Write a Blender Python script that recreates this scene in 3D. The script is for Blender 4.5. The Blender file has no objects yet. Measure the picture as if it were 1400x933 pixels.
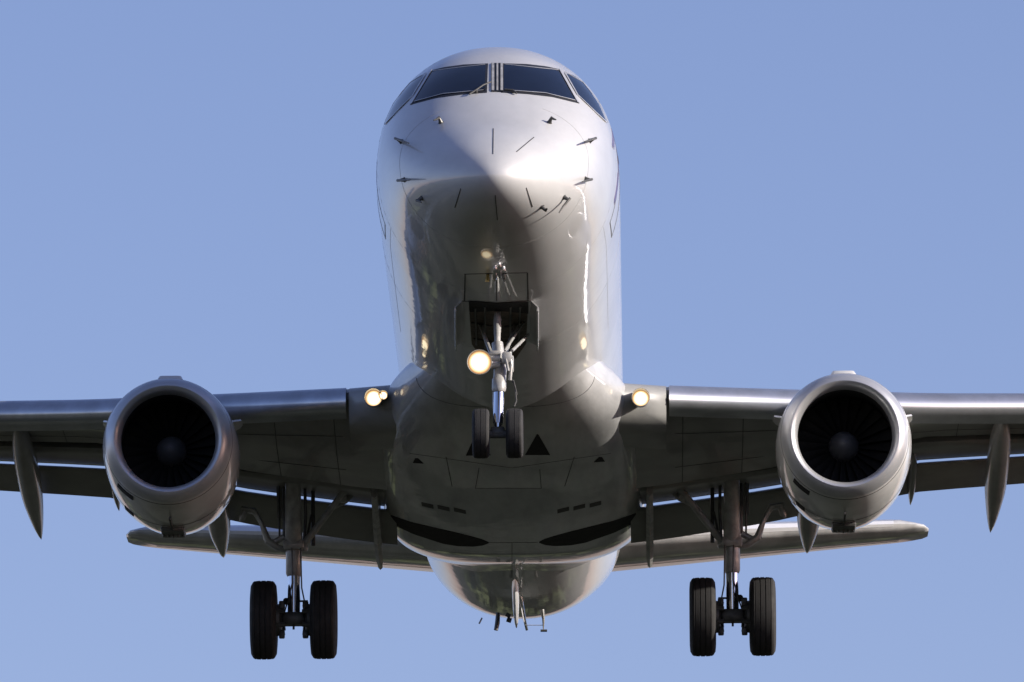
import bpy, bmesh, math, random
from mathutils import Vector, Matrix
from mathutils.bvhtree import BVHTree
R = math.radians
S = bpy.context.scene
C = S.collection
random.seed(7)

# ------------------------------------------------------------ camera, sky, sun, exposure
F = 13065.0; PW, PH = 1400.0, 933.0
PITCH, ELEV = 0.0, 11.9
cd = bpy.data.cameras.new('camera'); cam = bpy.data.objects.new('camera', cd); C.objects.link(cam)
cam.location = (0, 0, 1.7); cam.rotation_euler = (R(90 + ELEV), 0, 0)
cd.sensor_width = 36; cd.lens = 36 * F / PW; cd.clip_start = 1; cd.clip_end = 30000
S.camera = cam
SUN_EL, SUN_AZ = 20.0, 104.0          # azimuth measured from +Y (view) towards +X (right)
w = bpy.data.worlds.new('World'); S.world = w; w.use_nodes = True
nt = w.node_tree; bg = nt.nodes['Background']
sky = nt.nodes.new('ShaderNodeTexSky'); sky.sky_type = 'NISHITA'; sky.sun_disc = False
sky.sun_elevation = R(SUN_EL); sky.sun_rotation = R(SUN_AZ)
sky.altitude = 0; sky.air_density = 1.0; sky.dust_density = 0.8; sky.ozone_density = 8.0
wb = nt.nodes.new('ShaderNodeMix'); wb.data_type = 'RGBA'; wb.blend_type = 'MULTIPLY'; wb.inputs[0].default_value = 1
wb.inputs[7].default_value = (2.12, 1.19, 1.0, 1)          # the photograph's white balance
nt.links.new(sky.outputs[0], wb.inputs[6]); nt.links.new(wb.outputs[2], bg.inputs[0]); bg.inputs[1].default_value = 0.104
sd = bpy.data.lights.new('sun', 'SUN'); so = bpy.data.objects.new('sun', sd); C.objects.link(so)
sd.energy = 5.0; sd.angle = R(0.5); sd.color = (1.0, 0.93, 0.82)
sv = Vector((math.sin(R(SUN_AZ)) * math.cos(R(SUN_EL)), math.cos(R(SUN_AZ)) * math.cos(R(SUN_EL)), math.sin(R(SUN_EL))))
so.rotation_euler = sv.to_track_quat('Z', 'Y').to_euler()
so.location = sv * 200
S.view_settings.view_transform = 'Standard'; S.view_settings.look = 'None'
S.view_settings.exposure = 0.70; S.view_settings.gamma = 1.0; S.view_settings.use_curve_mapping = False

# ------------------------------------------------------------ aircraft frame (y = 0 nose, + aft; z = 0 cabin centre line)
YM, ZG = 16.9, -3.82
axis = Vector((0, math.cos(R(ELEV)), math.sin(R(ELEV)))); upv = Vector((0, -math.sin(R(ELEV)), math.cos(R(ELEV))))
REF = cam.location + axis * 130 - upv * 0.539
ROT = Matrix.Rotation(-0.0142, 4, 'Z') @ Matrix.Rotation(R(-PITCH), 4, 'X') @ Matrix.Rotation(R(-0.27), 4, 'Y')
M = Matrix.Translation(REF) @ ROT @ Matrix.Translation((0, -YM, 0))     # local -> world
MI = M.inverted()
CL = MI @ cam.location
def ray(px, py):
    d = Vector(((px - PW / 2) / F, (PH / 2 - py) / F, -1))
    d = cam.rotation_euler.to_matrix() @ d
    return (MI.to_3x3() @ d).normalized()
def at(px, py, y):                    # point of the frame at station y
    d = ray(px, py); return CL + d * ((y - CL.y) / d.y)
root = bpy.data.objects.new('passenger_jet', None); C.objects.link(root)
root.matrix_world = M @ Matrix.Translation((0, YM, ZG))
root['label'] = 'white twin-engine passenger jet flying head-on overhead with wheels down and landing lights on'
root['category'] = 'airplane'
OFF = Vector((0, -YM, -ZG))

# ------------------------------------------------------------ materials
def mat(name, col, rough=.5, metal=0., coat=0., dirt=0., scale=2., bump=0., col2=None, coatr=.05, streak=False):
    m = bpy.data.materials.new(name); m.use_nodes = True
    n = m.node_tree.nodes; l = m.node_tree.links; b = n['Principled BSDF']
    b.inputs['Roughness'].default_value = rough; b.inputs['Metallic'].default_value = metal
    b.inputs['Coat Weight'].default_value = coat; b.inputs['Coat Roughness'].default_value = coatr
    b.inputs['Base Color'].default_value = (*col, 1)
    tc = n.new('ShaderNodeTexCoord')
    if dirt:
        mp = n.new('ShaderNodeMapping'); mp.inputs['Scale'].default_value = (1, .22, 1) if streak else (1, 1, 1)
        l.new(tc.outputs['Object'], mp.inputs[0])
        nz = n.new('ShaderNodeTexNoise'); nz.inputs['Scale'].default_value = scale; nz.inputs['Detail'].default_value = 7
        nz.inputs['Roughness'].default_value = .62
        l.new(mp.outputs[0], nz.inputs[0])
        r = n.new('ShaderNodeValToRGB'); r.color_ramp.elements[0].position = .35; r.color_ramp.elements[1].position = .7
        c2 = col2 or tuple(c * (1 - dirt) for c in col)
        r.color_ramp.elements[0].color = (*c2, 1); r.color_ramp.elements[1].color = (*col, 1)
        l.new(nz.outputs['Fac'], r.inputs[0]); l.new(r.outputs[0], b.inputs['Base Color'])
        mr = n.new('ShaderNodeMapRange'); mr.inputs[3].default_value = min(1, rough * 1.25); mr.inputs[4].default_value = rough * .85
        l.new(nz.outputs['Fac'], mr.inputs[0]); l.new(mr.outputs[0], b.inputs['Roughness'])
    if bump:
        nb = n.new('ShaderNodeTexNoise'); nb.inputs['Scale'].default_value = 1.3; nb.inputs['Detail'].default_value = 2
        l.new(tc.outputs['Object'], nb.inputs[0])
        bp = n.new('ShaderNodeBump'); bp.inputs['Strength'].default_value = 1; bp.inputs['Distance'].default_value = bump
        nf = n.new('ShaderNodeTexNoise'); nf.inputs['Scale'].default_value = 5.5; nf.inputs['Detail'].default_value = 1
        l.new(tc.outputs['Object'], nf.inputs[0])
        ad = n.new('ShaderNodeMath'); ad.operation = 'MULTIPLY_ADD'; ad.inputs[1].default_value = .16
        l.new(nf.outputs['Fac'], ad.inputs[0]); l.new(nb.outputs['Fac'], ad.inputs[2]); l.new(ad.outputs[0], bp.inputs['Height'])
        l.new(bp.outputs[0], b.inputs['Normal']); l.new(bp.outputs[0], b.inputs['Coat Normal'])
    return m
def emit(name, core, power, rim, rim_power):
    """bright lamp centre, its halo painted into the emission as a warm edge"""
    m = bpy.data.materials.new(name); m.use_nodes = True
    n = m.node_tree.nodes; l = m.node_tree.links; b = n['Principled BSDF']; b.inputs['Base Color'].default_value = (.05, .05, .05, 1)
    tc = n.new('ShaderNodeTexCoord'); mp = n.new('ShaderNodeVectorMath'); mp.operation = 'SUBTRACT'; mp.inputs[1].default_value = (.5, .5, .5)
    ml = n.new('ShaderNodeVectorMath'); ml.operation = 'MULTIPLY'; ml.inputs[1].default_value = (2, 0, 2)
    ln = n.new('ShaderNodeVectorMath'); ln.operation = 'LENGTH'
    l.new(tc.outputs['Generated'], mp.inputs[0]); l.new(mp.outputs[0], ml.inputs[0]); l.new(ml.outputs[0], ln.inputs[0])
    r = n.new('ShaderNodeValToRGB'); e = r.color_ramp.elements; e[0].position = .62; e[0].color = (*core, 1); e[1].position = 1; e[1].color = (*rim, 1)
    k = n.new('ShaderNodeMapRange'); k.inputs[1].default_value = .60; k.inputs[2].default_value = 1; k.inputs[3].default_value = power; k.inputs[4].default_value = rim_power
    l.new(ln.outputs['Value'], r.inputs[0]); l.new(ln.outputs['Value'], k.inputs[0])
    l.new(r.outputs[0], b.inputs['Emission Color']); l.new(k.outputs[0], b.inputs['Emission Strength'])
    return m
WHITE = mat('white_paint', (.51, .515, .52), .38, .10, .8, .17, 1.6, .004, streak=True)
BELLY = mat('belly_paint', (.50, .505, .505), .38, .05, .7, .45, 2.2, .004, streak=True)
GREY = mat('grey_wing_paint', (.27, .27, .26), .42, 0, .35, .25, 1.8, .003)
COWL = mat('cowl_paint', (.60, .605, .60), .36, .1, .8, .18, 2.0, .003)
LIPM = mat('bare_lip_metal', (.50, .51, .53), .36, .6, .2, .1, 5)
SLAT = mat('bare_slat_metal', (.60, .62, .66), .30, .85, 0, .22, 3)
TLE = mat('bright_leading_edge', (.66, .67, .68), .3, .45, .3, .1, 4)
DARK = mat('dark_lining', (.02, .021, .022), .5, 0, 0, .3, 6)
BLACK = mat('opening_shade_black', (.006, .006, .007), .8, 0, 0, .3, 6)  # flat black standing in for the shade inside openings
SEAM = mat('panel_gap', (.05, .05, .05), .6, 0, 0, .3, 6)
FJ = mat('fairing_joint_grey', (.10, .10, .10), .6, 0, 0, .3, 6)  # plain dark grey of the panel joints
FAINT = mat('faint_panel_gap', (.36, .36, .35), .5, 0, .4, .3, 6)
RUBBER = mat('tyre_rubber', (.015, .015, .016), .75, 0, 0, .35, 9)
STEEL = mat('gear_enamel', (.42, .42, .41), .38, .1, .2, .45, 7)
DSTEEL = mat('dirty_gear_steel', (.12, .12, .115), .45, .4, 0, .5, 9)
CHROME = mat('polished_piston', (.75, .76, .78), .12, 1, 0, .06, 8)
BAY = mat('gear_bay_lining', (.12, .085, .06), .6, 0, 0, .6, 9)
GLASS = mat('cockpit_glass', (.006, .010, .022), .05, 0, 1., .3, 3, coatr=.02)
GLASS.node_tree.nodes['Principled BSDF'].inputs['Coat Weight'].default_value = .12
GLASS.node_tree.nodes['Principled BSDF'].inputs['Specular IOR Level'].default_value = .22
CGLASS = mat('cabin_window_glass', (.04, .045, .055), .1, 0, .6, .3, 3)
FRAME = mat('window_frame_metal', (.55, .56, .58), .3, .4, .3, .2, 6)
SEAL = mat('window_seal', (.015, .016, .02), .5, 0, 0, .3, 6)
LIVERY = mat('dark_purple_livery', (.10, .04, .12), .35, 0, .8, .2, 4)
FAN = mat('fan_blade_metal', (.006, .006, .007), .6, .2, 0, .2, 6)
SPIN = mat('spinner_grey', (.10, .105, .115), .5, .1, .1, .2, 6)
LAMP = emit('landing_lamp_halo', (1, .84, .55), 1.7, (.9, .42, .12), .25)  # orange edge paints the lamp's halo into the emission
BRASS = mat('brass_lamp_glint', (.6, .45, .18), .25, .9, 0, .2, 9)

# ------------------------------------------------------------ mesh helpers
class MB:
    def __init__(s): s.v = []; s.f = []
    def loft(s, secs, closed=True, cap0=True, cap1=True):
        n = len(secs[0]); b = len(s.v)
        for q in secs: s.v += [tuple(p) for p in q]
        for i in range(len(secs) - 1):
            for j in range(n if closed else n - 1):
                k = (j + 1) % n
                s.f.append((b + i * n + j, b + i * n + k, b + (i + 1) * n + k, b + (i + 1) * n + j))
        if closed and cap0: s.f.append(tuple(b + j for j in range(n))[::-1])
        if closed and cap1: s.f.append(tuple(b + (len(secs) - 1) * n + j for j in range(n)))
        return s
    def tube(s, pts, rad, seg=16, flat=1., caps=True):
        pts = [Vector(p) for p in pts]
        if not hasattr(rad, '__len__'): rad = [rad] * len(pts)
        secs = []
        t0 = (pts[1] - pts[0]).normalized()
        u = t0.cross(Vector((0, 1, 0)) if abs(t0.y) < .9 else Vector((1, 0, 0))).normalized()
        for i, p in enumerate(pts):
            if i == 0: t = t0
            elif i == len(pts) - 1: t = (pts[i] - pts[i - 1]).normalized()
            else: t = ((pts[i + 1] - pts[i]).normalized() + (pts[i] - pts[i - 1]).normalized()).normalized()
            u = (u - t * u.dot(t)).normalized(); vv = t.cross(u)
            secs.append([p + u * math.cos(a) * rad[i] * flat + vv * math.sin(a) * rad[i] for a in [2 * math.pi * k / seg for k in range(seg)]])
        return s.loft(secs, True, caps, caps)
    def lathe(s, c, ax, prof, seg=48, zscale=None, caps=False):    # prof: (distance along ax, radius)
        c = Vector(c); ax = Vector(ax).normalized()
        u = ax.cross(Vector((0, 0, 1)) if abs(ax.z) < .9 else Vector((1, 0, 0))).normalized(); vv = u.cross(ax)
        secs = []
        for d, r in prof:
            q = []
            for k in range(seg):
                a = 2 * math.pi * k / seg
                o = u * math.cos(a) * r + vv * math.sin(a) * r
                if zscale and o.z < 0: o.z *= zscale(d)
                q.append(c + ax * d + o)
            secs.append(q)
        return s.loft(secs, True, caps, caps)
    def box(s, c, sx, sy, sz, rot=None, bev=0.):
        c = Vector(c); h = Vector((sx / 2, sy / 2, sz / 2)); b = min(bev, min(h) * .9)
        def sec(z, ins):
            x, y = h.x - ins, h.y - ins; q = []
            for (cx, cy, a0) in ((x - b, y - b, 0), (-x + b, y - b, 90), (-x + b, -y + b, 180), (x - b, -y + b, 270)):
                for a in (0, 45, 90): q.append(Vector((cx + b * math.cos(R(a0 + a)), cy + b * math.sin(R(a0 + a)), z)))
            return q
        if b <= 0: secs = [[Vector((x, y, z)) for x, y in ((h.x, h.y), (-h.x, h.y), (-h.x, -h.y), (h.x, -h.y))] for z in (-h.z, h.z)]
        else: secs = [sec(-h.z, b * .5), sec(-h.z + b, 0), sec(h.z - b, 0), sec(h.z, b * .5)]
        if rot is not None: secs = [[rot @ p for p in q] for q in secs]
        return s.loft([[p + c for p in q] for q in secs])
    def sheet(s, rows):
        return s.loft(rows, closed=False)
    def solid(s, rows, nrm, th):      # rows of points + normals -> closed slab
        a = len(s.v); n = len(rows[0]); m = len(rows)
        for q in rows: s.v += [tuple(p) for p in q]
        for q, nn in zip(rows, nrm): s.v += [tuple(Vector(p) - Vector(k) * th) for p, k in zip(q, nn)]
        o = n * m
        for i in range(m - 1):
            for j in range(n - 1):
                k = a + i * n + j
                s.f.append((k, k + 1, k + n + 1, k + n)); s.f.append((k + o, k + o + n, k + o + n + 1, k + o + 1))
        for i in range(m - 1):
            for j in (0, n - 1):
                k = a + i * n + j; s.f.append((k, k + n, k + n + o, k + o))
        for j in range(n - 1):
            for i in (0, m - 1):
                k = a + i * n + j; s.f.append((k, k + 1, k + 1 + o, k + o))
        return s
    def build(s, name, m, parent, label=None, sharp=35, mirror=False, fix=True):
        me = bpy.data.meshes.new(name)
        v = [(-x, y, z) for x, y, z in s.v] if mirror else s.v
        me.from_pydata(v, [], s.f)
        bm = bmesh.new(); bm.from_mesh(me)
        if fix: bmesh.ops.recalc_face_normals(bm, faces=bm.faces)
        for f in bm.faces: f.smooth = True
        for e in bm.edges:
            if len(e.link_faces) == 2 and e.calc_face_angle(0) > R(sharp): e.smooth = False
        bm.to_mesh(me); bm.free()
        me.materials.append(m)
        o = bpy.data.objects.new(name, me); C.objects.link(o)
        o.parent = parent
        if parent is root: o.location = OFF
        if label: o['label'] = label
        return o
def group_part(name, label=None):
    o = bpy.data.objects.new(name, None); C.objects.link(o); o.parent = root; o.location = OFF
    if label: o['label'] = label
    return o

def pchip(xs, ys):
    n = len(xs); h = [xs[i + 1] - xs[i] for i in range(n - 1)]; d = [(ys[i + 1] - ys[i]) / h[i] for i in range(n - 1)]
    m = [d[0]] + [0 if d[i - 1] * d[i] <= 0 else 2 * d[i - 1] * d[i] / (d[i - 1] + d[i]) for i in range(1, n - 1)] + [d[-1]]
    def f(x):
        if x <= xs[0]: return ys[0]
        if x >= xs[-1]: return ys[-1]
        i = max(k for k in range(n - 1) if xs[k] <= x); t = (x - xs[i]) / h[i]
        return ((2 * t ** 3 - 3 * t * t + 1) * ys[i] + (t ** 3 - 2 * t * t + t) * h[i] * m[i] + (-2 * t ** 3 + 3 * t * t) * ys[i + 1] + (t ** 3 - t * t) * h[i] * m[i + 1])
    return f

# ------------------------------------------------------------ fuselage
#        y     w     zt    zb     zm
ST = [(0, 0, -.98, -.98, -.98), (.05, .19, -.83, -1.11, -.97), (.2, .40, -.66, -1.23, -.93), (.5, .66, -.42, -1.35, -.85), (1.0, .93, -.11, -1.46, -.70),
      (1.5, 1.12, .23, -1.53, -.50), (1.8, 1.205, .45, -1.565, -.40), (2.2, 1.29, .73, -1.60, -.28), (2.6, 1.355, .98, -1.625, -.18), (3.2, 1.43, 1.28, -1.65, -.08),
      (4.0, 1.48, 1.53, -1.67, -.02), (5.0, 1.503, 1.65, -1.675, 0), (6.2, 1.505, 1.675, -1.675, 0), (23.5, 1.505, 1.675, -1.675, 0), (26, 1.50, 1.675, -1.60, .0),
      (28.5, 1.45, 1.66, -1.15, .06), (31, 1.22, 1.60, -.52, .35), (34, .68, 1.42, .28, .8), (36.2, .15, 1.12, .82, .97)]
def tt(y): return math.sqrt(y) if y < 6.2 else math.sqrt(6.2) + (y - 6.2) * .2
TX = [tt(s[0]) for s in ST]
FW, FT, FB, FM = [pchip(TX, [s[k] for s in ST]) for k in (1, 2, 3, 4)]
def sgnp(v, e): return math.copysign(abs(v) ** e, v)
def P(y, a, off=0., e=.96):
    t = tt(y); w_, zt, zb, zm = FW(t), FT(t), FB(t), FM(t)
    c, s_ = sgnp(math.cos(a), e), sgnp(math.sin(a), e)
    return Vector((w_ * s_, y, zm + (zt - zm) * c if c >= 0 else zm + (zm - zb) * c))
def N(y, a):
    d = .004
    ta = P(y, a + d) - P(y, a - d); ty = P(y + d, a) - P(max(0, y - d), a)
    n = ta.cross(ty); n.normalize()
    c = P(y, a); c2 = Vector((0, y, FM(tt(y))))
    return n if n.dot(c - c2) > 0 else -n
def Q(y, a, off): return P(y, a) + N(y, a) * off
NA = 128
ys = [0.0005, .004, .012, .025, .045, .07, .1, .14, .19, .25, .32, .4, .5] + [.5 + .1 * k for k in range(1, 58)] + [6.3 + .6 * k for k in range(1, 30)] + [24 + .35 * k for k in range(35)] + [36.2]
def ang(k): return 2 * math.pi * k / NA
fus = MB().loft([[P(y, ang(k)) for k in range(NA)] for y in ys])
FUS_V, FUS_F = list(fus.v), [f for f in fus.f]

# wing-body fairing: a belly tub around the lower lobe
FA = [(9.9, .95, -1.50, -1.1), (10.4, 1.12, -1.63, -1.1), (11.2, 1.36, -1.76, -1.1), (12.2, 1.58, -1.87, -1.14), (13.2, 1.68, -1.95, -1.22), (14.5, 1.75, -2.0, -1.30), (17, 1.79, -2.03, -1.36), (18.7, 1.79, -2.03, -1.36),
      (19.8, 1.74, -1.96, -1.28), (20.8, 1.63, -1.84, -1.12), (21.8, 1.48, -1.70, -.9), (22.8, 1.34, -1.58, -.6)]
AW, AB, AM = [pchip([s[0] for s in FA], [s[k] for s in FA]) for k in (1, 2, 3)]
def PF(y, a):       # a 90..270 degrees lower part, top closed inside the fuselage
    e = .70 if math.cos(a) < 0 else 1.0
    c, s_ = sgnp(math.cos(a), e), sgnp(math.sin(a), e)
    zm = AM(y); return Vector((AW(y) * s_, y, zm + (zm - AB(y)) * c if c < 0 else zm + .42 * c))
fy = [9.9 + .15 * k for k in range(87)]
fair = MB().loft([[PF(y, ang(k)) for k in range(NA)] for y in fy])
base = len(FUS_V)
bvh = BVHTree.FromPolygons(FUS_V + list(fair.v), FUS_F + [tuple(i + base for i in f) for f in fair.f])
def hit(px, py, off=0.):
    d = ray(px, py); p, n, i, t = bvh.ray_cast(CL + d * 80, d)
    if p is None: return None
    if n.dot(d) > 0: n = -n
    return p + n * off, n

fuselage = fus.build('fuselage', WHITE, root, sharp=60)
fairing = fair.build('belly_fairing', BELLY, root, sharp=60)

def strip(name, pts, wd, m, parent, off=.003, mirror=False, th=.004, mb=None):
    """thin strip following surface points [(p, n)...]"""
    rows = [[], []]; nr = [[], []]
    for i, (p, n) in enumerate(pts):
        t = (pts[min(i + 1, len(pts) - 1)][0] - pts[max(i - 1, 0)][0]).normalized()
        s_ = n.cross(t).normalized() * wd / 2
        rows[0].append(p + s_ + n * off); rows[1].append(p - s_ + n * off); nr[0].append(n); nr[1].append(n)
    b = mb or MB(); b.solid(rows, nr, th)
    if mb is None: return b.build(name, m, parent, mirror=mirror)
def pixline(a, b, n=10):
    out = []
    for k in range(n + 1):
        t = k / n; h = hit(a[0] + (b[0] - a[0]) * t, a[1] + (b[1] - a[1]) * t)
        if h: out.append(h)
    return out
def ya(y, deg): a = R(deg); return (P(y, a), N(y, a))
def yaline(a, b, n=12): return [ya(a[0] + (b[0] - a[0]) * k / n, a[1] + (b[1] - a[1]) * k / n) for k in range(n + 1)]
def interp(poly, t):
    L = [0]
    for i in range(1, len(poly)): L.append(L[-1] + math.dist(poly[i], poly[i - 1]))
    s_ = t * L[-1]
    for i in range(1, len(poly)):
        if s_ <= L[i] + 1e-9:
            u = (s_ - L[i - 1]) / (L[i] - L[i - 1]); return tuple(a + (b - a) * u for a, b in zip(poly[i - 1], poly[i]))
    return poly[-1]
def patch(name, top, bot, m, parent, off=.006, th=.01, mirror=False, nu=24, nv=8, sides=False):
    rows, nr = [], []
    for j in range(nv + 1):
        q, k = [], []
        for i in range(nu + 1):
            a, b = interp(top, i / nu), interp(bot, i / nu); t = j / nv
            h = hit(a[0] + (b[0] - a[0]) * t, a[1] + (b[1] - a[1]) * t)
            if not h: h = (q[-1], k[-1]) if q else None
            q.append(h[0] + h[1] * off if h[1] is not None else h[0]); k.append(h[1])
        rows.append(q); nr.append(k)
    return MB().solid(rows, nr, th).build(name, m, parent, mirror=mirror)
#@@WINDOWS
# cockpit glazing traced once on the lit side and mirrored
WT = [(689, 90), (720, 91), (745, 94), (763, 98)]; WB = [(688, 124), (720, 126), (755, 130), (786, 138)]
STp = [(774, 102), (782, 103), (792, 109), (804, 122), (818, 143), (828, 166)]; SB = [(774, 102), (781, 115), (788, 127), (798, 139), (813, 152), (828, 167)]
for mir in (False, True):
    patch('windshield_seal', [(686, 87), (720, 88), (746, 91), (767, 95.5)], [(685, 127), (720, 129), (755, 133), (792, 142)], SEAL, fuselage, .003, .004, mir)
    g = patch('windshield', WT, WB, GLASS, fuselage, .010, .012, mir)
    patch('side_window', STp, SB, GLASS, fuselage, .008, .010, mir)
    fr = MB()
    strip('', pixline((765, 95.5), (790, 141), 14), .035, None, None, .014, mb=fr)
    strip('', pixline((772, 99), (795, 112), 6) + pixline((796, 113), (817, 139), 8) + pixline((818, 140), (830, 168), 6), .02, None, None, .012, mb=fr)
    strip('', pixline((772, 100), (789, 130), 8) + pixline((790, 131), (813, 153), 8) + pixline((814, 154), (829, 168), 4), .02, None, None, .012, mb=fr)
    strip('', pixline((690, 89), (763, 96.5), 16), .012, None, None, .013, mb=fr)
    strip('', pixline((690, 124), (745, 128), 8) + pixline((746, 128.2), (786, 138), 8), .012, None, None, .013, mb=fr)
    fr.build('window_frame', FRAME, fuselage, mirror=mir)
pm = MB()
for dx, wd in ((-5.5, .03), (0.5, .02), (6.5, .03)): strip('', pixline((679.5 + dx, 88), (679.5 + dx, 125), 10), wd, None, None, .016, mb=pm)
pm.build('centre_pillar', STEEL, fuselage)
pm = MB(); strip('', pixline((679.5, 87), (679.5, 126), 10), .14, None, None, .008, mb=pm); pm.build('pillar_seal', SEAL, fuselage)
# wipers
for pts, ft in ((((671, 116), (661, 120), (651, 127)), (642, 131)), (((690, 126), (701, 127)), (706, 130))):
    b = MB(); hp = [hit(*p, .035)[0] for p in pts]
    b.tube(hp, .010, 8)
    q = hit(*pts[-1], .0)[0]; b.tube([q, hp[-1]], .022, 8)
    b.tube([hp[-1], hit(*ft, .02)[0]], .012, 8)
    b.build('wiper', SEAM, fuselage)
# radome lightning strips and probes
for a, b_ in (((674.5, 176), (674, 211)), ((730, 188), (706, 208)), ((719.5, 257), (728, 283)), ((677, 267), (680, 301)), ((630, 258), (622, 284))):
    strip('diverter_strip', pixline(a, b_, 8), .010, SEAM, fuselage, .004)
def probe(base, tip, bulge=None, r=.014, back=0):
    b = MB(); p, n = hit(*base); q = hit(*tip)[0]
    e = p + n * .07; b.tube([p - n * .02, p + n * .004, e], [.032, .028, r], 10)
    t = (q - p); t = t - n * t.dot(n)
    b.tube([e - t * .12, e + t * .5, e + t + n * .01], [r * 1.2, r, r * .55], 10)
    b.lathe(p + n * .002, n, [(0, .034), (.003, .034), (.004, .02)], 16, caps=True)
    b.build('pitot_probe', DSTEEL, fuselage)
for a, b_ in (((549, 194), (570, 202)), ((806, 193), (789, 199)), ((553, 246), (573, 245)), ((800, 245), (786, 248)), ((577, 271), (584, 273)), ((771, 270), (754, 286)), ((603, 168), (596, 173)), ((751, 168), (757, 172)), ((741, 283), (743, 279))):
    probe(a, b_)
# skin joints
sm = MB()
for y0, a0, y1, a1 in ((1.55, 30, 1.55, 178), (1.55, 182, 1.55, 330), (3.6, 20, 3.6, 340), (6.9, 40, 6.9, 320)):
    strip('', yaline((y0, a0), (y1, a1), 60), .006, None, None, .0015, mb=sm, th=.003)
for a in (118, 242, 60, 300): strip('', yaline((3.6, a), (9.8, a), 30), .008, None, None, .0015, mb=sm, th=.003)
sm.build('skin_joint', FAINT, fuselage)
# cabin doors and windows on both sides
for sgn in (1, -1):
    d = MB()
    y0, y1, a0, a1 = 4.15, 5.0, 52, 112
    for l in (((y0, a0), (y0, a1)), ((y1, a0), (y1, a1)), ((y0, a0), (y1, a0)), ((y0, a1), (y1, a1))):
        strip('', yaline((l[0][0], sgn * l[0][1]), (l[1][0], sgn * l[1][1]), 16), .018, None, None, .003, mb=d)
    strip('', yaline((4.5, sgn * 82), (4.8, sgn * 82), 4), .05, None, None, .006, mb=d)
    d.build('cabin_door', SEAM, fuselage)
wproto = {}
for sgn in (1, -1):
    for k in range(25):
        y0 = 6.0 + k * .79
        if 24.3 < y0: break
        if sgn not in wproto:
            rows, nr = [], []
            for i in range(9):
                u = -1 + i / 4; hw = .115 * (1 - abs(u) ** 3.2) ** (1 / 3.2) + .002
                q, kk = [], []
                for j in range(7):
                    v = -1 + j / 3; p, n = P(y0 + v * hw, sgn * R(78 - u * 6)), N(y0, sgn * R(78 - u * 6))
                    q.append(p + n * .004); kk.append(n)
                rows.append(q); nr.append(kk)
            wproto[sgn] = MB().solid(rows, nr, .01).build('cabin_window', CGLASS, fuselage)
        else:
            o = wproto[sgn].copy(); C.objects.link(o); o.parent = fuselage; o.location = (0, k * .79, 0)
# livery marks on the lit flank
lv = MB()
for (ya0, ya1, a0, a1, wd) in ((3.15, 3.75, 84, 74, .05), (3.35, 3.95, 84, 74, .05), (3.9, 4.05, 104, 92, .10), (4.02, 4.5, 104, 78, .07)):
    strip('', yaline((ya0, a0), (ya1, a1), 10), wd, None, None, .003, mb=lv)
lv.build('livery_mark', LIVERY, fuselage)

# belly fairing details
for mir in (False, True):  # wells, inlets and vents: black surface panels painted as shaded recesses
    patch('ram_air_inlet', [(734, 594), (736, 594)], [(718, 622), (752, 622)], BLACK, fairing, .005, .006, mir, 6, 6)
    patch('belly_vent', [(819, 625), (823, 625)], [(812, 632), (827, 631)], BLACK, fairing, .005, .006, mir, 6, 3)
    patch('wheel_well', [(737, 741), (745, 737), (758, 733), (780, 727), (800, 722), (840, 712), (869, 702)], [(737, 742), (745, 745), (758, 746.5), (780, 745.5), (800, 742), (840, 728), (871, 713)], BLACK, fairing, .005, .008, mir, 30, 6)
    for k in range(3):
        x = 762 + 22 * k; patch('louvre', [(x, 697 - 4 * k), (x + 16, 693 - 4 * k)], [(x, 702 - 4 * k), (x + 16, 698 - 4 * k)], SEAM, fairing, .004, .005, mir, 4, 2)
fj = MB()
for pl in (((650, 742), (735, 742)), ((560, 620), (700, 640)), ((700, 640), (835, 620)), ((655, 640), (650, 668)), ((650, 668), (740, 668)), ((740, 668), (738, 642)), ((785, 625), (772, 665)), ((700, 742), (700, 790)), ((610, 625), (618, 665))):
    h = pixline(*pl, 16)
    if len(h) > 2: strip('panel_joint', h, .010, FJ, fairing, .003)
strip('', [(PF(10.55, R(a)), (PF(10.55, R(a)) - Vector((0, 10.55, AM(10.55)))).normalized()) for a in range(100, 261, 4)], .012, None, None, .004, mb=fj)
fj.build('fairing_joint', FJ, fairing)

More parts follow.
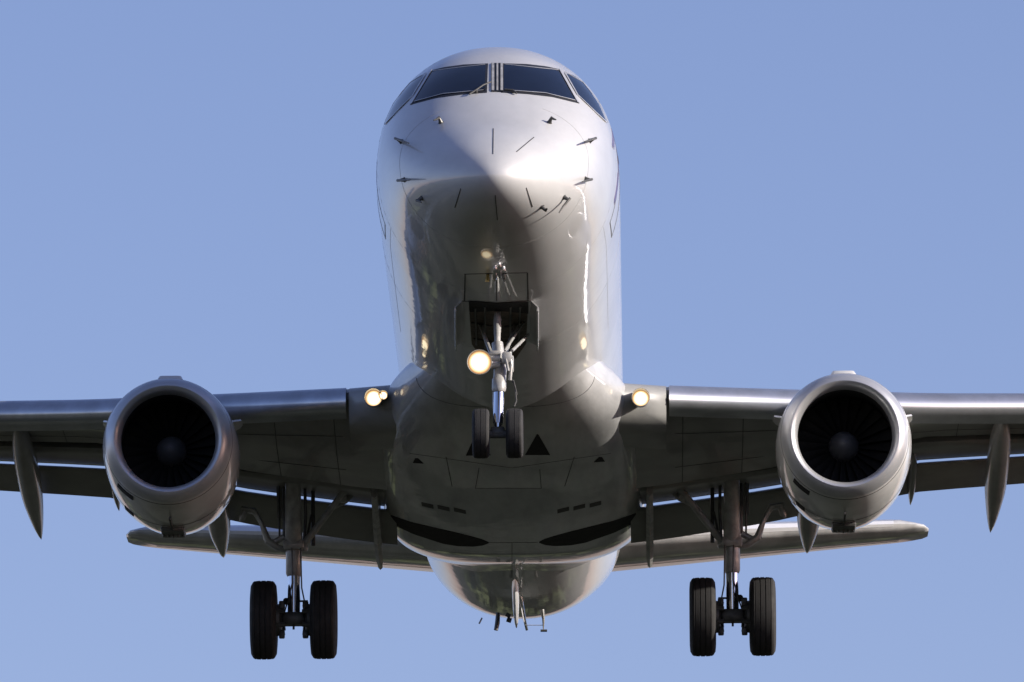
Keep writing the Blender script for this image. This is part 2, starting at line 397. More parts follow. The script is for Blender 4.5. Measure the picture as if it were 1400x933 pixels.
#@@ENGINE
EX, EY, EZ = 4.39, 11.0, -1.95
def zsc(d): return 1 + .09 * max(0, min(1, (d - .3) / 1.2))
def engine(sgn):
    c = (sgn * EX, EY, EZ); ax = (0, 1, .02)
    b = MB().lathe(c, ax, [(.16, .815), (.2, .828), (.35, .855), (.6, .877), (.9, .885), (1.3, .885), (1.8, .865), (2.4, .80), (2.9, .72), (3.2, .665), (3.18, .655), (2.6, .69), (1.6, .70)], 72, zsc)
    nac = b.build('engine', COWL, root)
    MB().lathe(c, ax, [(.163, .816), (.12, .800), (.07, .776), (.03, .748), (.006, .718), (0, .700), (.006, .682), (.03, .655), (.07, .634), (.13, .620), (.2, .613)], 72).build('inlet_lip', LIPM, nac)
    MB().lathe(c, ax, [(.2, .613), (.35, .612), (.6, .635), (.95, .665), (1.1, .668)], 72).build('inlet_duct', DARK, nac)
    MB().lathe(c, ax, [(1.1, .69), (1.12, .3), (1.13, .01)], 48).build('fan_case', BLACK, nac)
    f = MB()
    for k in range(24):
        a0 = 2 * math.pi * k / 24; secs = []
        for i in range(6):
            r = .19 + (.655 - .19) * i / 5; tw = R(25 + 35 * i / 5); q = []
            for u, th in ((-1, 0), (0, .006), (1, 0), (0, -.006)):
                hw = .07 + .02 * i / 5
                s_ = u * hw * math.sin(tw) + th * math.cos(tw); d = .98 + u * hw * math.cos(tw) * .6 - th * math.sin(tw)
                a = a0 + s_ / r
                q.append(Vector((c[0] + r * math.cos(a), c[1] + d, c[2] + .02 * d + r * math.sin(a))))
            secs.append(q)
        f.loft(secs)
    f.build('fan', FAN, nac)
    MB().lathe(c, ax, [(.66, .004), (.67, .03), (.70, .07), (.76, .115), (.84, .16), (.92, .19), (1.0, .205)], 40).build('spinner', SPIN, nac)
    MB().lathe(c, ax, [(2.4, .52), (3.1, .47), (3.8, .38), (4.2, .32), (4.19, .30), (3.6, .3)], 40).build('core_nozzle', LIPM, nac)
    MB().lathe(c, ax, [(3.7, .2), (4.3, .17), (4.8, .06), (4.95, .005)], 32).build('exhaust_cone', DSTEEL, nac)
    MB().lathe(c, ax, [(.205, .8295), (.215, .8335), (.225, .8345)], 72, zsc).build('lip_joint', FJ, nac)
    s = MB(); s.lathe(c, ax, [(1.20, .8875), (1.21, .8895), (1.22, .8875)], 72, zsc); s.build('cowl_joint', SEAM, nac)
    b = MB(); b.box((c[0], EY + 1.0, EZ + .885), .34, .9, .13, bev=.05); b.build('pylon_crest', COWL, nac)
    # strakes and vents
    for s2 in (-1, 1):
        ca, sa = math.cos(R(28)), math.sin(R(28))
        pc = Vector((c[0] + s2 * .86 * ca, EY + 1.2, EZ + .86 * sa))
        secs = []
        for dy, h in ((-.28, .0), (0, .16), (.3, .17), (.42, .12)):
            o = Vector((s2 * ca, 0, sa)); t = Vector((-s2 * sa, 0, ca)) * .012; q0 = pc + Vector((0, dy, 0))
            secs.append([q0 - o * .05 - t, q0 + o * (h + .001) - t, q0 + o * (h + .001) + t, q0 - o * .05 + t])
        MB().loft(secs).build('strake', COWL, nac)
    for (dg, s0, s1, hw) in ((228, .30, .44, 9.), (230, 1.2, 1.42, 4.5)):
        rows, nr = [], []
        for i in range(9):
            a = R(dg + hw * (-1 + i / 4)); q, k2 = [], []
            for j in range(4):
                d = s0 + (s1 - s0) * (j / 3); rr = pchip([.2, .35, .6, .9, 1.3, 1.8], [.828, .855, .877, .885, .885, .865])(d)
                o = Vector((rr * math.cos(a), 0, rr * math.sin(a) * zsc(d))); n = Vector((math.cos(a), 0, math.sin(a)))
                q.append(Vector(c) + Vector((0, d, .02 * d)) + o + n * .006); k2.append(n)
            rows.append(q); nr.append(k2)
        MB().solid(rows, nr, .012).build('cowl_vent', BLACK, nac)
    dm = MB()
    for k in range(5): dm.tube([(c[0] - .12 + .06 * k, EY + 1.55, EZ - .90), (c[0] - .12 + .06 * k, EY + 1.62, EZ - 1.0 + .012 * abs(k - 2))], [.03, .018], 8)
    dm.box((c[0], EY + 1.55, EZ - .935), .32, .5, .07, bev=.03); dm.build('drain_mast', DSTEEL, nac)
    kl = MB(); kl.box((c[0], EY + 1.0, EZ - .945), .022, .9, .03); kl.build('cowl_latch_line', SEAM, nac)
    # pylon
    secs = []
    for (y, z0, z1, hw) in ((11.9, EZ + .8, EZ + .92, .05), (12.6, EZ + .7, EZ + 1.02, .15), (13.6, EZ + .6, EZ + 1.08, .19), (15.0, EZ + .5, EZ + .95, .18), (16.4, EZ + .45, EZ + .8, .10), (17.2, EZ + .5, EZ + .7, .03)):
        q = []
        for k in range(12):
            a = 2 * math.pi * k / 12; q.append(Vector((c[0] + hw * sgnp(math.cos(a), .6), y, (z0 + z1) / 2 + (z1 - z0) / 2 * sgnp(math.sin(a), .6))))
        secs.append(q)
    MB().loft(secs).build('pylon', COWL, nac)
    return nac
for s_ in (1, -1): engine(s_)

#@@WING
# stations: x, yLE, zLE, y end of lower skin, z there, y spoiler edge, z, fore flap (y0,z0,y1,z1), aft flap (y0,z0,y1,z1)
WS = [(1.45, 11.95, -1.11, 15.9, -1.72, 17.45, -1.30, (16.3, -1.62, 17.55, -1.63), (17.50, -1.70, 18.50, -1.97)),
      (2.1, 12.38, -1.07, 15.85, -1.66, 17.45, -1.25, (16.3, -1.55, 17.55, -1.55), (17.50, -1.62, 18.50, -1.90)),
      (3.5, 13.10, -.98, 15.8, -1.45, 17.45, -1.12, (16.35, -1.36, 17.55, -1.36), (17.50, -1.43, 18.45, -1.69)),
      (4.4, 13.50, -.93, 15.85, -1.24, 17.45, -1.0, (16.4, -1.18, 17.55, -1.19), (17.50, -1.26, 18.40, -1.50)),
      (5.6, 14.00, -.87, 15.9, -1.02, 17.60, -.82, (16.4, -.99, 17.65, -.98), (17.60, -1.045, 18.45, -1.27)),
      (7.2, 14.70, -.74, 16.4, -.88, 17.95, -.70, (16.9, -.85, 18.0, -.83), (17.95, -.89, 18.75, -1.10)),
      (10.6, 16.25, -.46, 17.6, -.60, 18.75, -.43, (17.9, -.57, 18.8, -.56), (18.75, -.61, 19.4, -.78)),
      (14.3, 17.90, -.12, 18.9, -.20, 19.7, -.13, (19.2, -.18, 19.75, -.18), (19.72, -.21, 20.1, -.30))]
def lin(tab, x):
    for i in range(len(tab) - 1):
        a, b = tab[i], tab[i + 1]
        if x <= b[0] or i == len(tab) - 2:
            t = (x - a[0]) / (b[0] - a[0])
            def mix(p, q): return tuple(mix(u, v) for u, v in zip(p, q)) if isinstance(p, tuple) else p + (q - p) * t
            return mix(a, b)
def wing_box(x):
    _, yl, zl, ye, ze, ys_, zs, *_r = lin(WS, x)
    c = ys_ - yl; th = .105 * c
    pts = [(yl + .06, zl - .10), (yl + .03, zl), (yl + .08, zl + .0), (yl + .25, zl + .09), (yl + .18 * c, zl + .05 + th * .29), (yl + .45 * c, zl + .06 + th * .36), (yl + .75 * c, zl + .03 + th * .22),
           (ys_, zs), (ys_ - .02, zs - .04), (ye + (ys_ - ye) * .35, zs - .07), (ye + .05, zs - .12 + (ze - zs) * .3), (ye, ze), (yl + .5 * (ye - yl), zl - .10 + (ze - zl + .10) * .72 - .03), (yl + .5, zl - .21 - .02 * (c - 3))]
    return [Vector((x, y, z)) for y, z in pts]
SL = [(.55, .10), (.35, .12), (.18, .11), (.06, .06), (-.02, -.02), (-.05, -.10), (-.035, -.17), (.04, -.22), (.16, -.25), (.32, -.275), (.32, -.26), (.18, -.2), (.12, -.08), (.2, .03), (.35, .08)]
def slat_sec(x, k=1.):
    _, yl, zl, *_ = lin(WS, x); s = (1.0 if x < 7 else 1 - (x - 7) * .055)
    return [Vector((x, yl - .07 + y * s, zl - .03 + z * s)) for y, z in SL]
def flap_sec(x, fl, t=.10):
    y0, z0, y1, z1 = fl; c = math.hypot(y1 - y0, z1 - z0); dy, dz = (y1 - y0) / c, (z1 - z0) / c
    pr = [(0, 0), (.03, .35), (.12, .75), (.3, 1), (.6, .65), (1, .06), (1, -.06), (.6, -.12), (.3, -.3), (.1, -.35), (.02, -.25)]
    return [Vector((x, y0 + u * c * dy - v * t * c * dz, z0 + u * c * dz + v * t * c * dy)) for u, v in pr]
def span(a, b, n): return [a + (b - a) * k / n for k in range(n + 1)]
for sgn in (1, -1):
    mi = sgn < 0
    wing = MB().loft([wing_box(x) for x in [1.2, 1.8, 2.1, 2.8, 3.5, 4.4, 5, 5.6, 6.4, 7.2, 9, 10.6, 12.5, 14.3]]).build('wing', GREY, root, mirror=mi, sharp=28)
    for a, b in ((2.12, 4.20), (4.58, 7.9), (7.93, 11.0), (11.03, 14.2)):
        MB().loft([slat_sec(x) for x in span(a, b, 8)]).build('slat', SLAT, wing, mirror=mi, sharp=50)
    for a, b in ((1.60, 4.98), (5.02, 10.4)):
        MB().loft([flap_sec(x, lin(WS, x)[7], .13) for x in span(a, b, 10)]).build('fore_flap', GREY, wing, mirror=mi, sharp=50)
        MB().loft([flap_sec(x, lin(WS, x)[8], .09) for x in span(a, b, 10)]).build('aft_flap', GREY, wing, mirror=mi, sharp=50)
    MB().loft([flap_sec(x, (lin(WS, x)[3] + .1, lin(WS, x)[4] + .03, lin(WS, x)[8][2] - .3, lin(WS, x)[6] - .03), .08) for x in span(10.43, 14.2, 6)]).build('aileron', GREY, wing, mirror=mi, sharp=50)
    # root glove that carries the landing lights
    secs = []
    for x in (1.3, 1.5, 1.8, 2.08):
        _, yl, zl, *_ = lin(WS, x); g = 1
        secs.append([Vector((x, yl + y, zl + z)) for y, z in ((.6, .13), (.3, .11), (.1, .06), (-.03, -.01), (-.08, -.1), (-.07, -.2), (.02, -.33), (.2, -.44), (.5, -.50), (1.2, -.56), (1.3, .12))])
    glove = MB().loft(secs).build('wing_root_fairing', GREY, wing, mirror=mi, sharp=60)
    # flap track fairings
    def canoe(x, y0, z0, y1, z1, hw, dep, nm='flap_track_fairing'):
        secs = []; n = 18
        for i in range(n + 1):
            t = i / n; y = y0 + (y1 - y0) * t; e = max(.02, (1 - abs(2 * t ** .75 - 1) ** 2.4)) ** .75
            if t > .6: e = max(.015, e * .35 + .65 * (1 - (t - .6) / .4) ** .8 * .93)
            zt_ = z0 + (z1 - z0) * t
            q = []
            for k in range(20):
                a = 2 * math.pi * k / 20
                q.append(Vector((x + hw * e * math.cos(a), y, zt_ + dep * e * (math.sin(a) if math.sin(a) < 0 else .8 * math.sin(a)))))
            secs.append(q)
        return MB().loft(secs).build(nm, GREY, wing, mirror=mi, sharp=70)
    canoe(6.58, 14.85, -.98, 19.8, -1.60, .155, .25)
    canoe(4.03, 15.9, -1.48, 19.4, -1.95, .165, .26)
    canoe(10.2, 16.8, -.64, 20.6, -.9, .15, .22)
    canoe(5.45, 16.9, -1.06, 18.9, -1.38, .06, .14, 'flap_track')
    # slim inboard flap hinge plate
    secs = []
    for (y, zt_, zb_, hw) in ((16.2, -1.45, -1.75, .04), (17.4, -1.52, -1.95, .05), (18.6, -1.80, -2.15, .05), (19.3, -2.02, -2.16, .03)):
        secs.append([Vector((1.86 + hw * a, y, z)) for a, z in ((-1, zt_), (1, zt_), (1, zb_ + .03), (0, zb_), (-1, zb_ + .03))])
    MB().loft(secs).build('flap_hinge', STEEL, wing, mirror=mi, sharp=40)
    # underside panels
    um = MB()
    for x in (2.3, 3.1, 5.2, 6.0, 7.0):
        _, yl, zl, ye, ze, *_ = lin(WS, x); b = wing_box(x); p0, p1, p2 = b[13], b[12], b[11]
        n = Vector((0, 0, -1)); strip('', [(p0, n), (p1, n), (p2, n)], .012, None, None, .004, mb=um)
    for fr_ in (.25, .75):
        ln = []
        for x in span(2.2, 9.5, 14):
            b = wing_box(x); p = b[13].lerp(b[12], fr_ * 2) if fr_ < .5 else b[12].lerp(b[11], fr_ * 2 - 1); ln.append((p, Vector((0, 0, -1))))
        strip('', ln, .012, None, None, .006, mb=um)
    um.build('wing_panel_joint', FJ, wing, mirror=mi)

#@@LIGHTS
def lamp_glow(p, r, parent, name='landing_light', hood=2.1):
    p = Vector(p); d = (CL * 0 + Vector((0, -1, -.12))).normalized()
    hs = MB().lathe(p, d, [(-.16, r * .3), (-.12, r * .8), (-.04, r * 1.12), (r * hood, r * 1.14), (r * hood, r * 1.09), (-.03, r * 1.04)], 32).build(name, STEEL, parent)  # hood lengthened to block the lens from reflecting in the skin
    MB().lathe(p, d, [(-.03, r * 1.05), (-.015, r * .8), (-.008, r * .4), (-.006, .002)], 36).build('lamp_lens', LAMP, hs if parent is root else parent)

wl = [o for o in root.children if o.name.startswith('wing')]
for sgn, px in ((-1, 511), (1, 876)):
    wobj = [o for o in wl if (min(v.co.x for v in o.data.vertices) < 0) == (sgn < 0)][0]
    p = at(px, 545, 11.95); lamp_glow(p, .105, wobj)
    if sgn > 0: continue
    p = at(px + (13 if sgn < 0 else -13), 541, 11.93); lamp_glow(p, .055, wobj)  # small added lamp standing in for the main light's flare and reflection

#@@TAIL
def hsec(x, yl, zl, c, t=.10):
    pr = [(0, 0), (.02, .45), (.08, .8), (.3, 1), (.65, .6), (1, .04), (1, -.04), (.65, -.6), (.3, -1), (.08, -.8), (.02, -.45)]
    return [Vector((x, yl + u * c, zl + v * t * c * .5)) for u, v in pr]
for sgn in (1, -1):
    secs = [hsec(x, 29.7 + (x - .5) * .62, .28 + (x - .5) * .145, 3.35 - (x - .5) * .345, .14) for x in span(.5, 5.7, 8)]
    for x, f in ((5.92, .92), (6.08, .76), (6.16, .46)):
        y = 29.7 + (x - .5) * .62 + (1 - f) * .9; secs.append(hsec(x, y, .28 + (x - .5) * .145 - .0, (3.35 - (x - .5) * .345) * f, .10 * f))
    hs = MB().loft(secs).build('horizontal_stabilizer', BELLY, root, mirror=sgn < 0, sharp=50)
    le = []
    for x in span(1.0, 5.6, 10):
        yl = 29.7 + (x - .5) * .62; zl = .28 + (x - .5) * .145; c = 3.35 - (x - .5) * .345; q = []
        for u, v in ((.12, .84), (.08, .8), (.02, .45), (0, 0), (.015, -.33)):
            q.append(Vector((x, yl + u * c - .008, zl + v * .14 * c * .5 * 1.03)))
        le.append(q)
    MB().sheet(le).build('stabilizer_leading_edge', TLE, hs, mirror=sgn < 0)
    eg = []
    for x in span(1.0, 5.7, 10):
        yl = 29.7 + (x - .5) * .62; zl = .28 + (x - .5) * .145; c = 3.35 - (x - .5) * .345
        eg.append((Vector((x, yl + .7 * c, zl - .52 * .14 * c * .5)), Vector((0, 0, -1))))
    strip('elevator_hinge_line', eg, .03, SEAM, hs, .01, mirror=sgn < 0)
def vsec(z, yl, c, t=.1):
    pr = [(0, 0), (.02, .45), (.08, .8), (.3, 1), (.65, .6), (1, .04), (1, -.04), (.65, -.6), (.3, -1), (.08, -.8), (.02, -.45)]
    return [Vector((v * t * c * .5, yl + u * c, z)) for u, v in pr]
fin = MB().loft([vsec(1.2, 27.6, 5.8), vsec(1.9, 28.9, 5.0), vsec(4, 31.0, 3.9), vsec(6.3, 33.2, 2.6), vsec(6.6, 33.7, 1.9)]).build('tail_fin', WHITE, root)

# tail-end antennas below the rear belly
def ant(pts, rad, m=DSTEEL, flat=1., nm='antenna'): MB().tube(pts, rad, 10, flat).build(nm, m, fuselage)
y = 24.0
a0 = at(709, 805, y); secs = []
for (z, ya_, yb_, hw) in ((-1.56, 22.4, 23.9, .055), (-1.72, 22.75, 24.0, .055), (-1.9, 23.35, 24.15, .045), (-2.04, 23.85, 24.3, .03), (-2.09, 24.1, 24.3, .012)):
    secs.append([Vector((hw * u - .05, ya_ + (yb_ - ya_) * v, z)) for u, v in ((0, 0), (.7, .15), (1, .4), (.6, .8), (0, 1), (-.6, .8), (-1, .4), (-.7, .15))])
MB().loft(secs).build('drain_mast', WHITE, fuselage, sharp=60)
b = MB(); b.tube([Vector((.0, 24.1, -1.6)), Vector((.06, 24.2, -1.95)), Vector((.10, 24.3, -2.12))], [.03, .022, .02], 10); b.build('drain_mast', CHROME, fuselage)
ant([at(681, 838, y), at(680, 852, y), at(678, 862, y)], [.03, .035, .03])
ant([at(692, 840, y), at(698, 843, y)], .03); ant([at(693, 847, y), at(699, 849, y)], .035)
ant([at(741, 834, y), at(743, 846, y), at(743, 862, y)], [.035, .02, .006])
ant([at(739, 862.5, y), at(748, 862.5, y)], .018)
ant([at(659, 845, y), at(655, 853, y)], .012, FRAME)
ant([at(718, 855, y), at(743, 855, y)], .005, FRAME)

#@@NOSEGEAR
ng = group_part('nose_landing_gear')
NY = 3.9
axl = at(680.5, 593, NY); xc = axl.x
def tyre(c, r, hw, rimr, parent, seg=56, grooves=3):
    prof = [(-hw * .55, rimr), (-hw * .85, rimr * 1.05), (-hw, rimr + (r - rimr) * .45), (-hw * .96, rimr + (r - rimr) * .75), (-hw * .80, rimr + (r - rimr) * .93)]
    g = [-.55, 0, .55] if grooves == 3 else [-.6, -.2, .2, .6]
    for gx in g:
        gw = .05; prof += [(hw * (gx - gw), r * (1 - .02 * gx * gx)), (hw * (gx - gw * .7), r * .985), (hw * (gx + gw * .7), r * .985), (hw * (gx + gw), r * (1 - .02 * gx * gx))]
    prof += [(hw * .80, rimr + (r - rimr) * .93), (hw * .96, rimr + (r - rimr) * .75), (hw, rimr + (r - rimr) * .45), (hw * .85, rimr * 1.05), (hw * .55, rimr)]
    MB().lathe(c, (1, 0, 0), prof, seg).build('tyre', RUBBER, parent, sharp=30)
    MB().lathe(c, (1, 0, 0), [(-hw * .5, .02), (-hw * .45, rimr * .5), (-hw * .75, rimr * .8), (-hw * .85, rimr * 1.06), (-hw * .5, rimr), (hw * .5, rimr), (hw * .85, rimr * 1.06), (hw * .75, rimr * .8), (hw * .45, rimr * .5), (hw * .5, .02)], 32).build('wheel_rim', DSTEEL, parent)
for dx in (-.205, .205): tyre(axl + Vector((dx, 0, 0)), .305, .105, .17, ng)
b = MB(); b.tube([axl - Vector((.26, 0, 0)), axl + Vector((.26, 0, 0))], .045, 14)
b.box(axl + Vector((0, .02, .02)), .17, .13, .12, bev=.02); b.tube([axl + Vector((-.1, -.05, -.04)), axl + Vector((.1, -.05, -.04))], .03, 8)
b.build('axle', DSTEEL, ng)
t1 = at(682, 531, NY + .12); t2 = at(684, 505, NY + .2); t3 = at(680, 470, NY + .32); t4 = at(680, 415, NY + .75)
b = MB().tube([axl + Vector((0, 0, .03)), at(681, 575, NY + .03)], [.03, .05], 16)
b.tube([at(681, 580, NY + .03), t1], .062, 20); b.build('oleo_piston', CHROME, ng)
b = MB().tube([at(682, 536, NY + .11), at(682, 533, NY + .11), at(682.5, 521, NY + .14), at(683, 520, NY + .14), t2], [.075, .088, .09, .08, .08], 20)
b.tube([t2, t3], [.075, .07], 18); b.tube([t3, at(680, 440, NY + .5), t4], [.035, .05, .028], 14)
b.build('strut', STEEL, ng)
b = MB(); q = at(684, 497, NY + .15)
b.tube([at(667, 490, NY + .14), at(684, 490, NY + .14)], .05, 14); b.tube([at(668, 500, NY + .14), at(684, 500, NY + .14)], .045, 14)
b.box(at(693, 490, NY + .1), .12, .1, .14, bev=.02); b.box(at(699, 498, NY + .1), .06, .08, .2, bev=.015)
b.tube([at(697, 482, NY + .1), at(699, 500, NY + .06), at(697, 520, NY + .1)], .022, 10); b.tube([at(690, 482, NY + .1), at(695, 508, NY)], .018, 8)
b.box(at(677, 483, NY + .12), .14, .08, .05, bev=.015)
b.build('steering_actuator', STEEL, ng)
b = MB(); b.tube([at(697, 515, NY + .1), at(704, 528, NY + .12), at(706, 548, NY + .08), at(703, 556, NY + .05)], .010, 8)
b.tube([at(702, 520, NY + .1), at(707, 540, NY + .1)], .007, 8); b.build('brake_hose', SEAM, ng)
b = MB()
for s2 in (-1, 1):
    b.tube([at(681 + 5 * s2, 520, NY + .22), at(681 + 6 * s2, 550, NY + .36), at(681 + 3 * s2, 585, NY + .08)], .018, 8)
b.build('torque_link', STEEL, ng)
b = MB()
for s2 in (-1, 1): b.tube([at(681 + 8 * s2, 488, NY + .3), at(681 + 26 * s2, 440, NY + 1.6)], .025, 8)
b.tube([at(700, 480, NY + .4), at(722, 458, NY + 1.4)], .02, 8); b.tube([at(690, 480, NY + .4), at(716, 440, NY + 1.5)], .018, 8); b.build('drag_brace', STEEL, ng)
# bay opening, doors
patch('gear_bay', [(641, 414), (660, 416), (685, 416.5), (705, 416), (722, 414)], [(645, 470), (660, 492), (682, 496), (705, 490), (719, 470)], BAY, ng, .006, .01, False, 24, 12)
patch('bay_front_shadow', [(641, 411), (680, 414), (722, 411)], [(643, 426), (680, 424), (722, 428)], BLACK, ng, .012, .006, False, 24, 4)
bp_ = MB()
for (a, c_) in (((650, 420), (652, 470)), ((663, 418), (664, 480)), ((698, 418), (697, 480)), ((711, 418), (709, 470)), ((645, 440), (672, 445)), ((690, 446), (718, 440)), ((648, 462), (672, 466)), ((690, 466), (714, 462))):
    bp_.tube([h[0] + h[1] * .015 for h in pixline(a, c_, 6)], .012, 8)
bp_.build('bay_pipe', DSTEEL, ng)
jm = MB()
for a, c_ in (((635, 375), (720, 373)), ((636, 375), (635, 412)), ((721, 373), (722, 412)), ((679, 375), (679, 411)), ((632, 412), (680, 415)), ((680, 415), (728, 411))):
    strip('', pixline(a, c_, 10), .016, None, None, .004, mb=jm)
jm.build('front_door_joint', SEAM, ng)
for s2 in (-1, 1):
    # rear doors hang down and open from the bay edges
    x0 = {1: 724, -1: 635}[s2]
    secs = []
    hp = [hit(680 + 43 * s2 - (0.5 if s2 > 0 else 1.5), yy)[0] for yy in (412, 422, 434, 446, 458, 470)]
    for i, p in enumerate(hp):
        dpt = (.20, .34, .42, .42, .34, .10)[i]; o = Vector((s2 * .10, 0, -dpt * .62)); th = Vector((s2 * .018, 0, 0))
        secs.append([p + Vector((0, 0, .03)), p + Vector((0, 0, .03)) + th, p + o * .6 + Vector((s2 * .05, 0, 0)) + th, p + o + th, p + o, p + o * .6 + Vector((s2 * .05, 0, 0))])
    MB().loft(secs).build('gear_door', WHITE, ng, sharp=40)
ap = hit(679, 372)
b = MB()
for (px, py, m_) in ((677, 374, 0), (683, 370, 0), (689, 375, 0)):
    p, n = hit(px, py); b.tube([p, p + n * .06, p + n * .1 + Vector((0, -.05, 0))], [.03, .028, .012], 10)
b.build('drain_fitting', CHROME, fuselage)
p, n = hit(667, 375); MB().tube([p, p + n * .09], [.02, .03], 10).build('lamp_glint_stud', BRASS, fuselage)  # brass stud standing in for the taxi light's reflected glint
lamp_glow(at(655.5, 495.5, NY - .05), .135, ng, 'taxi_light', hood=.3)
b = MB(); b.tube([at(657, 495, NY + .05), at(684, 497, NY + .15)], .03, 10); b.build('lamp_bracket', STEEL, ng)

#@@MAINGEAR
def main_gear(sgn):
    g = group_part('main_landing_gear')
    X = 2.97 * sgn; A = Vector((X, YM, -3.285))
    X_ = lambda px: A.x + sgn * (998 - px) / -100.5         # px measured on the right-hand gear
    def pt(px, py, y=YM):                                     # traced on the right-hand gear, mirrored for the other
        p = at(px, py, y); return Vector((p.x * sgn, p.y, p.z))
    for dx in (-.405, .405): tyre(A + Vector((dx, 0, 0)), .535, .178, .27, g, 64, 4)
    b = MB(); b.tube([A - Vector((.36, 0, 0)), A + Vector((.36, 0, 0))], .06, 16); b.box(A + Vector((0, 0, .01)), .30, .2, .17, bev=.03)
    b.tube([A + Vector((0, -.05, -.05)), A + Vector((0, -.05, -.14))], .015, 8); b.build('axle', DSTEEL, g)
    for s2 in (-1, 1):
        b = MB(); b.lathe(A + Vector((s2 * .16, 0, 0)), (s2, 0, 0), [(0, .08), (.0, .15), (.03, .2), (.09, .22), (.16, .22), (.16, .1)], 28)
        for k in range(6):
            a = R(30 + 60 * k); b.tube([A + Vector((s2 * .12, .17 * math.cos(a), .17 * math.sin(a))), A + Vector((s2 * .24, .19 * math.cos(a), .19 * math.sin(a)))], .035, 8)
        b.build('brake', DSTEEL, g)
        for zz in (.2, -.2): MB().box(A + Vector((s2 * .16, -.02, zz)), .08, .08, .11, bev=.015).build('brake_lug', DSTEEL, g)
    MB().tube([A + Vector((0, 0, .03)), A + Vector((0, .02, .62))], .085, 24).build('oleo_piston', CHROME, g)
    top = Vector((X - sgn * .0, YM - .35, -1.40))
    b = MB().tube([A + Vector((0, .02, .60)), A + Vector((0, .02, .64)), A + Vector((0, .02, 1.0)), A + Vector((0, -.02, 1.04))], [.09, .108, .108, .12], 22)
    b.tube([A + Vector((0, -.02, 1.03)), top], [.118, .105], 22); b.lathe(A + Vector((0, .02, .95)), (0, 0, 1), [(0, .112), (.02, .128), (.1, .128), (.12, .112)], 22)
    b.box(A + Vector((0, -.03, 1.02)), .28, .22, .13, bev=.03)
    b.build('strut', STEEL, g)
    b = MB(); b.tube([pt(985, 640, YM - .1), pt(984, 700), pt(986, 735)], .022, 10); b.tube([pt(1012, 640), pt(1013, 730)], .03, 10)
    b.tube([pt(1020, 650), pt(1020, 735)], .014, 8); b.tube([pt(974, 668, YM + .1), pt(974, 742)], .028, 10); b.tube([pt(976, 700), pt(984, 738)], .016, 8)
    b.tube([pt(1003, 745, YM - .13), pt(1002, 790, YM - .14), pt(1010, 820, YM - .1), pt(1014, 832)], .010, 8)
    b.tube([pt(991, 745, YM - .13), pt(990, 800, YM - .14), pt(985, 826, YM - .1)], .010, 8)
    b.build('hydraulic_line', DSTEEL, g)
    # inboard folding side brace
    b = MB(); b.tube([pt(918, 655, YM - .2), pt(936, 676, YM - .15), pt(988, 742, YM)], [.05, .045, .05], 12)
    b.tube([pt(903, 654, YM + .2), pt(930, 682, YM + .1), pt(945, 690, YM)], [.045, .04, .03], 12)
    b.box(pt(934, 678, YM - .12), .14, .1, .12, bev=.03); b.box(pt(987, 745, YM), .12, .1, .10, bev=.03)
    b.build('side_brace', STEEL, g)
    # outboard leg door arm
    pts = [pt(1006, 748, YM + .05), pt(1022, 745, YM + .02), pt(1036, 735, YM), pt(1044, 712, YM), pt(1054, 694, YM), pt(1072, 690, YM)]
    b = MB(); b.tube(pts, [.06, .075, .09, .055, .075, .05], 12, .6); b.tube([pt(1066, 690), pt(1071, 703), pt(1073, 708)], [.035, .05, .02], 10)
    b.tube([pt(1014, 730), pt(1030, 738), pt(1040, 733)], .045, 10)
    b.build('door_linkage', STEEL, g)
    b = MB(); b.tube([pt(1012, 818, YM - .05), pt(1009, 818, YM)], .05, 10); b.tube([pt(982, 818, YM), pt(998, 818, YM)], .014, 8)
    b.tube([pt(999, 800, YM + .1), pt(998, 815, YM + .4), pt(998, 840, YM + .1)], .045, 8)
    b.build('torque_link', DSTEEL, g)
    # leg door behind the strut
    rows = [[pt(1012 + 1 * i, 640 + (705 - 640) * j / 4, YM + .15) for i in range(0, 14, 3)] for j in range(5)]
    MB().solid(rows, [[Vector((0, -1, 0))] * len(r) for r in rows], .03).build('leg_door', GREY, g)
for s_ in (1, -1): main_gear(s_)

#@@SETTING
gm = bpy.data.materials.new('grass_field'); gm.use_nodes = True
n = gm.node_tree.nodes; l = gm.node_tree.links; b = n['Principled BSDF']; b.inputs['Roughness'].default_value = .95
b.inputs['Specular IOR Level'].default_value = .1
tc = n.new('ShaderNodeTexCoord')
n1 = n.new('ShaderNodeTexNoise'); n1.inputs['Scale'].default_value = .035; n1.inputs['Detail'].default_value = 8
n2 = n.new('ShaderNodeTexNoise'); n2.inputs['Scale'].default_value = .6; n2.inputs['Detail'].default_value = 6
l.new(tc.outputs['Object'], n1.inputs[0]); l.new(tc.outputs['Object'], n2.inputs[0])
r1 = n.new('ShaderNodeValToRGB'); e = r1.color_ramp.elements
e[0].position = .44; e[0].color = (.014, .017, .010, 1); e[1].position = .56; e[1].color = (.064, .068, .050, 1)
mx = n.new('ShaderNodeMix'); mx.data_type = 'RGBA'; mx.blend_type = 'MULTIPLY'; mx.inputs[0].default_value = .6
l.new(n1.outputs['Fac'], r1.inputs[0]); l.new(r1.outputs[0], mx.inputs[6]); l.new(n2.outputs['Color'], mx.inputs[7]); l.new(mx.outputs[2], b.inputs['Base Color'])
asphalt = mat('asphalt', (.045, .045, .047), .9, 0, 0, .3, .5)
gravel = mat('pale_gravel', (.26, .25, .21), .95, 0, 0, .8, .9)
straw = mat('straw_stubble', (.09, .08, .05), .95, 0, 0, .7, .3)
paint = mat('road_paint', (.7, .7, .68), .7, 0, 0, .2, 2)
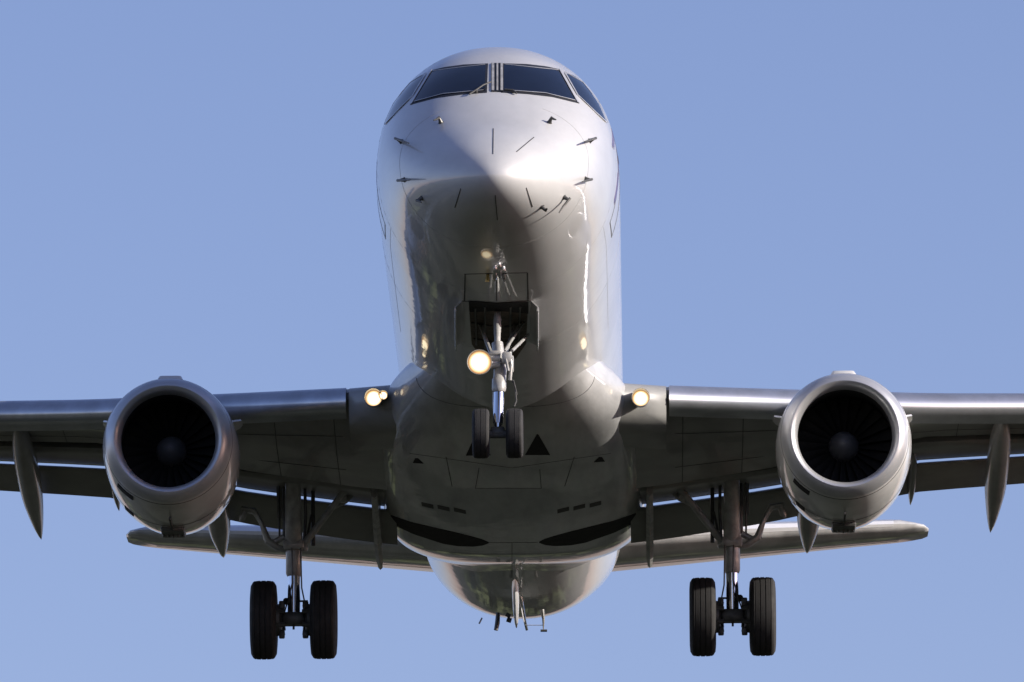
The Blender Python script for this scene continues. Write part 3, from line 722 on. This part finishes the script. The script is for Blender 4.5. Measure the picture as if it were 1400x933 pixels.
def flat(name, x0, x1, y0, y1, z, m, kind='structure', label=None):
    me = bpy.data.meshes.new(name); me.from_pydata([(x0, y0, z), (x1, y0, z), (x1, y1, z), (x0, y1, z)], [], [(0, 1, 2, 3)])
    me.materials.append(m); o = bpy.data.objects.new(name, me); C.objects.link(o); o['kind'] = kind
    return o
flat('ground', -12000, 12000, -12000, 12000, 0, gm)
flat('added_gravel_strip', -47, -41, -600, 160, .004, gravel)  # unseen gravel, added to streak the belly's reflection
flat('added_gravel_band', -118, -108, -600, 600, .004, gravel)  # second unseen gravel strip, added for the belly to reflect
flat('added_stubble_patch', -100, -52, -30, 120, .004, straw)  # unseen stubble, added to vary what the belly mirrors
wet = bpy.data.materials.new('glint_water_patches'); wet.use_nodes = True  # broken water surface for added sky glints
n = wet.node_tree.nodes; l = wet.node_tree.links; b = n['Principled BSDF']
tc = n.new('ShaderNodeTexCoord'); nz = n.new('ShaderNodeTexNoise'); nz.inputs['Scale'].default_value = .22; nz.inputs['Detail'].default_value = 5
l.new(tc.outputs['Object'], nz.inputs[0])
rr = n.new('ShaderNodeValToRGB'); e = rr.color_ramp.elements; e[0].position = .49; e[0].color = (0, 0, 0, 1); e[1].position = .52; e[1].color = (1, 1, 1, 1)
l.new(nz.outputs['Fac'], rr.inputs[0])
mx = n.new('ShaderNodeMix'); mx.data_type = 'RGBA'; mx.inputs[6].default_value = (.016, .02, .011, 1); mx.inputs[7].default_value = (.12, .115, .09, 1)
l.new(rr.outputs[0], mx.inputs[0]); l.new(mx.outputs[2], b.inputs['Base Color'])
mr = n.new('ShaderNodeMapRange'); mr.inputs[3].default_value = .95; mr.inputs[4].default_value = .06
l.new(rr.outputs[0], mr.inputs[0]); l.new(mr.outputs[0], b.inputs['Roughness'])
mr2 = n.new('ShaderNodeMapRange'); mr2.inputs[3].default_value = .05; mr2.inputs[4].default_value = .6
l.new(rr.outputs[0], mr2.inputs[0]); l.new(mr2.outputs[0], b.inputs['Specular IOR Level'])
flat('added_glint_water', -66, -50, 60, 420, .004, wet)  # unseen water, added to throw sky glints onto the belly
flat('added_glint_water', -190, -125, 20, 600, .004, wet)  # farther unseen water, added for the same belly glints
flat('added_road', -2500, 2500, 14, 22, .004, asphalt)  # unseen road strip, added as variation in the belly reflection
mk = MB()
for k in range(-60, 60): mk.f.append(tuple(len(mk.v) + i for i in range(4))); mk.v += [(k * 8, 17.93, .008), (k * 8 + 3, 17.93, .008), (k * 8 + 3, 18.07, .008), (k * 8, 18.07, .008)]
me = bpy.data.meshes.new('road_markings'); me.from_pydata(mk.v, [], mk.f); me.materials.append(paint)
o = bpy.data.objects.new('road_markings', me); C.objects.link(o); o['kind'] = 'structure'
# far woods round the field, one mass, leaf-clump blobs
wm = mat('woodland_leaves', (.06, .08, .03), .9, 0, 0, .6, .3)
bm = bmesh.new()
for k in range(1500):
    a = random.uniform(0, 2 * math.pi); r_ = random.uniform(230, 420) if math.sin(a) > -.1 else random.uniform(110, 300)
    if abs(math.sin(a)) < .5 and abs(math.cos(a)) > .5: r_ *= .75
    hgt = random.uniform(6, 15); x, y = r_ * math.cos(a), 100 + r_ * math.sin(a)
    mtx = Matrix.Translation((x, y, hgt * .5)) @ Matrix.Diagonal((random.uniform(3, 7), random.uniform(3, 7), hgt * .5, 1))
    res = bmesh.ops.create_icosphere(bm, subdivisions=1, radius=1, matrix=mtx)
    for v in res['verts']: v.co += Vector((random.uniform(-1, 1), random.uniform(-1, 1), random.uniform(-1, 1)))
me = bpy.data.meshes.new('woods'); bm.to_mesh(me); bm.free(); me.materials.append(wm)
o = bpy.data.objects.new('woods', me); C.objects.link(o); o['kind'] = 'stuff'
